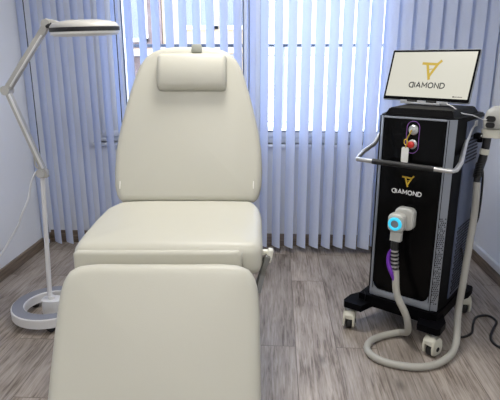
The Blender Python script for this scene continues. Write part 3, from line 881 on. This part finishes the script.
# hose: hangs from the grip, loops over the floor and climbs to the second handpiece
wp = [MXM @ Vector((.018, -.290, .405)), MXM @ Vector((.040, -.305, .29)), MXM @ Vector((.090, -.300, .195)), MXM @ Vector((.100, -.278, .125)), MXM @ Vector((.084, -.238, .065)),
      MXM @ Vector((.030, -.203, .028)), Vector((.56, 2.355, .0185)), Vector((.487, 2.295, .0185)), Vector((.463, 2.216, .0185)), Vector((.495, 2.145, .0185)), Vector((.575, 2.100, .0185)),
      Vector((.69, 2.088, .0185)), Vector((.80, 2.135, .021)), Vector((.895, 2.245, .040)), MXM @ Vector((.27, -.045, .15)), MXM @ Vector((.267, -.01, .30)), MXM @ Vector((.262, .045, .49)),
      MXM @ Vector((.258, .085, .64)), MXM @ Vector((.254, .095, .74)), MXM @ Vector((.248, .100, .81))]
bm = NB(); tube(bm, [inv @ p for p in wp], .0175, 14, 8); to_obj('hose', bm, 'hose', hp, 70)

# second handpiece in the holder
h2 = thing('treatment_handpiece', 'cream gun-shaped handpiece with black ribbed hose hanging at the right flank of the machine', 'handpiece')
h2.location = MXM @ Vector((.262, .135, 1.095)); h2.rotation_euler = (0, 0, MR)
bm = NB()
cushion(bm, [(-.062, -.045), (-.064, .0), (-.050, .045), (-.02, .068), (.03, .072), (.075, .06), (.08, .0), (.075, -.045)], .070, .022, .004,
        lambda u, v, w: Vector((u*.86+.03+w*.3, -w+u*.25, v+.022)), 64)
b2 = to_obj('body', bm, 'hp_white', h2, 60)
bm = NB(); prism(bm, rounded_rect(.085, .062, .015, 5), -.060, -.020, Matrix.Translation((.018, -.01, 0)), scale_top=1.05); to_obj('collar', bm, 'cream_plastic', h2, 40)
bm = NB()
mm = Matrix.Translation((.018, -.050, .018)) @ Matrix.Rotation(R(-12), 4, 'Z') @ ZF
prism(bm, rounded_rect(.044, .027, .012, 5, 0, .015), 0, .006, mm); prism(bm, rounded_rect(.042, .025, .011, 5, 0, -.015), 0, .006, mm)
to_obj('lens_window', bm, 'black_rubber', b2, 40)
G = [Vector((.004, -.01, -.055)), Vector((.000, -.012, -.12)), Vector((-.006, -.016, -.17)), Vector((-.012, -.022, -.22)), Vector((-.016, -.034, -.285))]
bm = NB(); tube(bm, G, [.019, .019, .021, .019, .016], 16, 5); g2 = to_obj('grip', bm, 'hose_black', h2, 60)
bm = NB(); tube(bm, [(.0, -.012, -.118), (-.003, -.014, -.146)], .0225, 20); to_obj('grip_ring', bm, 'cream_plastic', g2, 50)
bm = NB()
for k in range(9):
    q = G[3].lerp(G[4], k/8)+Vector((0, 0, .03)); tube(bm, [q+Vector((0, 0, -.002)), q+Vector((0, 0, .002))], .0215, 16)
to_obj('grip_rib', bm, 'hose_black', g2, 50)

# white cable from the screen to the second handpiece
i0 = MXM @ Vector((.165, .02, 1.20))
def mp_(p): return MXM @ Vector(p)
bm = NB(); tube(bm, [mp_((.105, -.045, 1.198)), mp_((.140, -.055, 1.186)), mp_((.176, -.045, 1.160)), mp_((.212, .02, 1.146)), mp_((.238, .10, 1.122)), mp_((.252, .09, 1.124)), mp_((.262, .078, 1.124))], .0026, 8, 6)
tag(to_obj('cable', bm, 'white_plain', smooth=60), 'thin white cable running from the screen to the handpiece at the right of the machine', 'cable')

# black mains cord on the floor
bm = NB()
cp = [mp_((.205, .10, .165)), mp_((.245, .08, .14)), (.985, 2.455, .05), (.96, 2.400, .010), (.985, 2.385, .008), (1.045, 2.430, .008), (1.085, 2.52, .008), (1.135, 2.605, .008), (1.205, 2.625, .008), (1.225, 2.56, .008), (1.165, 2.46, .008),
      (1.125, 2.385, .008), (1.122, 2.32, .008), (1.16, 2.27, .008), (1.23, 2.23, .008), (1.34, 2.20, .008)]
tube(bm, cp, .0065, 8, 6)
tag(to_obj('power_cord', bm, 'hose_black', smooth=60), 'black mains cord snaking over the floor at the right of the machine', 'cord')

# ------------------------------------------------------------ ceiling lights
for k, (x, y) in enumerate(((-.2, 2.3), (-.2, .4), (-.2, -1.3))):  # the panel nearest the window is added to brighten blind, floor and machine
    t = thing('ceiling_light', ('added square white flat ceiling light nearest the window, brightening the blind', 'square white flat ceiling light in the middle of the ceiling', 'square white flat ceiling light farthest from the window')[k], 'ceiling light', (x, y, ZC))
    bm = NB(); box(bm, (0, 0, -.015), (.62, .62, .03), bev=.004); to_obj('frame', bm, 'white_trim', t, 40)
    bm = NB(); box(bm, (0, 0, -.032), (.56, .56, .006)); to_obj('diffuser', bm, 'light', t)
    la = bpy.data.lights.new('panel', 'AREA'); la.shape = 'SQUARE'; la.size = .56; la.energy = (23, 15, 18)[k]; la.color = (1, .965, .90)
    lo = bpy.data.objects.new('panel_light', la); C.objects.link(lo); lo.location = (0, 0, -.04); lo.parent = t

# ------------------------------------------------------------ daylight
w = bpy.data.worlds.new('world'); bpy.context.scene.world = w; w.use_nodes = True
nt = w.node_tree; N, L = nt.nodes, nt.links
bg = N['Background']
tc = N.new('ShaderNodeTexCoord'); sx = N.new('ShaderNodeSeparateXYZ'); L.new(tc.outputs['Generated'], sx.inputs[0])
rp = N.new('ShaderNodeValToRGB'); rp.color_ramp.elements[0].color = (.88, .94, 1, 1); rp.color_ramp.elements[1].color = (.62, .76, 1, 1)
rp.color_ramp.elements[0].position = 0; rp.color_ramp.elements[1].position = .8
L.new(sx.outputs['Z'], rp.inputs['Fac']); L.new(rp.outputs[0], bg.inputs['Color'])
bg.inputs['Strength'].default_value = 7.5
po = bpy.data.lights.new('window_portal', 'AREA'); po.shape = 'RECTANGLE'; po.size = WX1-WX0; po.size_y = WZ1-WZ0; po.cycles.is_portal = True
pp = bpy.data.objects.new('window_portal', po); C.objects.link(pp); pp.location = ((WX0+WX1)/2, YB+TH+.02, (WZ0+WZ1)/2); pp.rotation_euler = (R(-90), 0, 0)

sc = bpy.context.scene
sc.view_settings.view_transform = 'Standard'; sc.view_settings.look = 'None'
sc.view_settings.exposure = .12; sc.view_settings.gamma = 1
sc.cycles.max_bounces = 8; sc.cycles.transparent_max_bounces = 12
sc.cycles.use_denoising = True
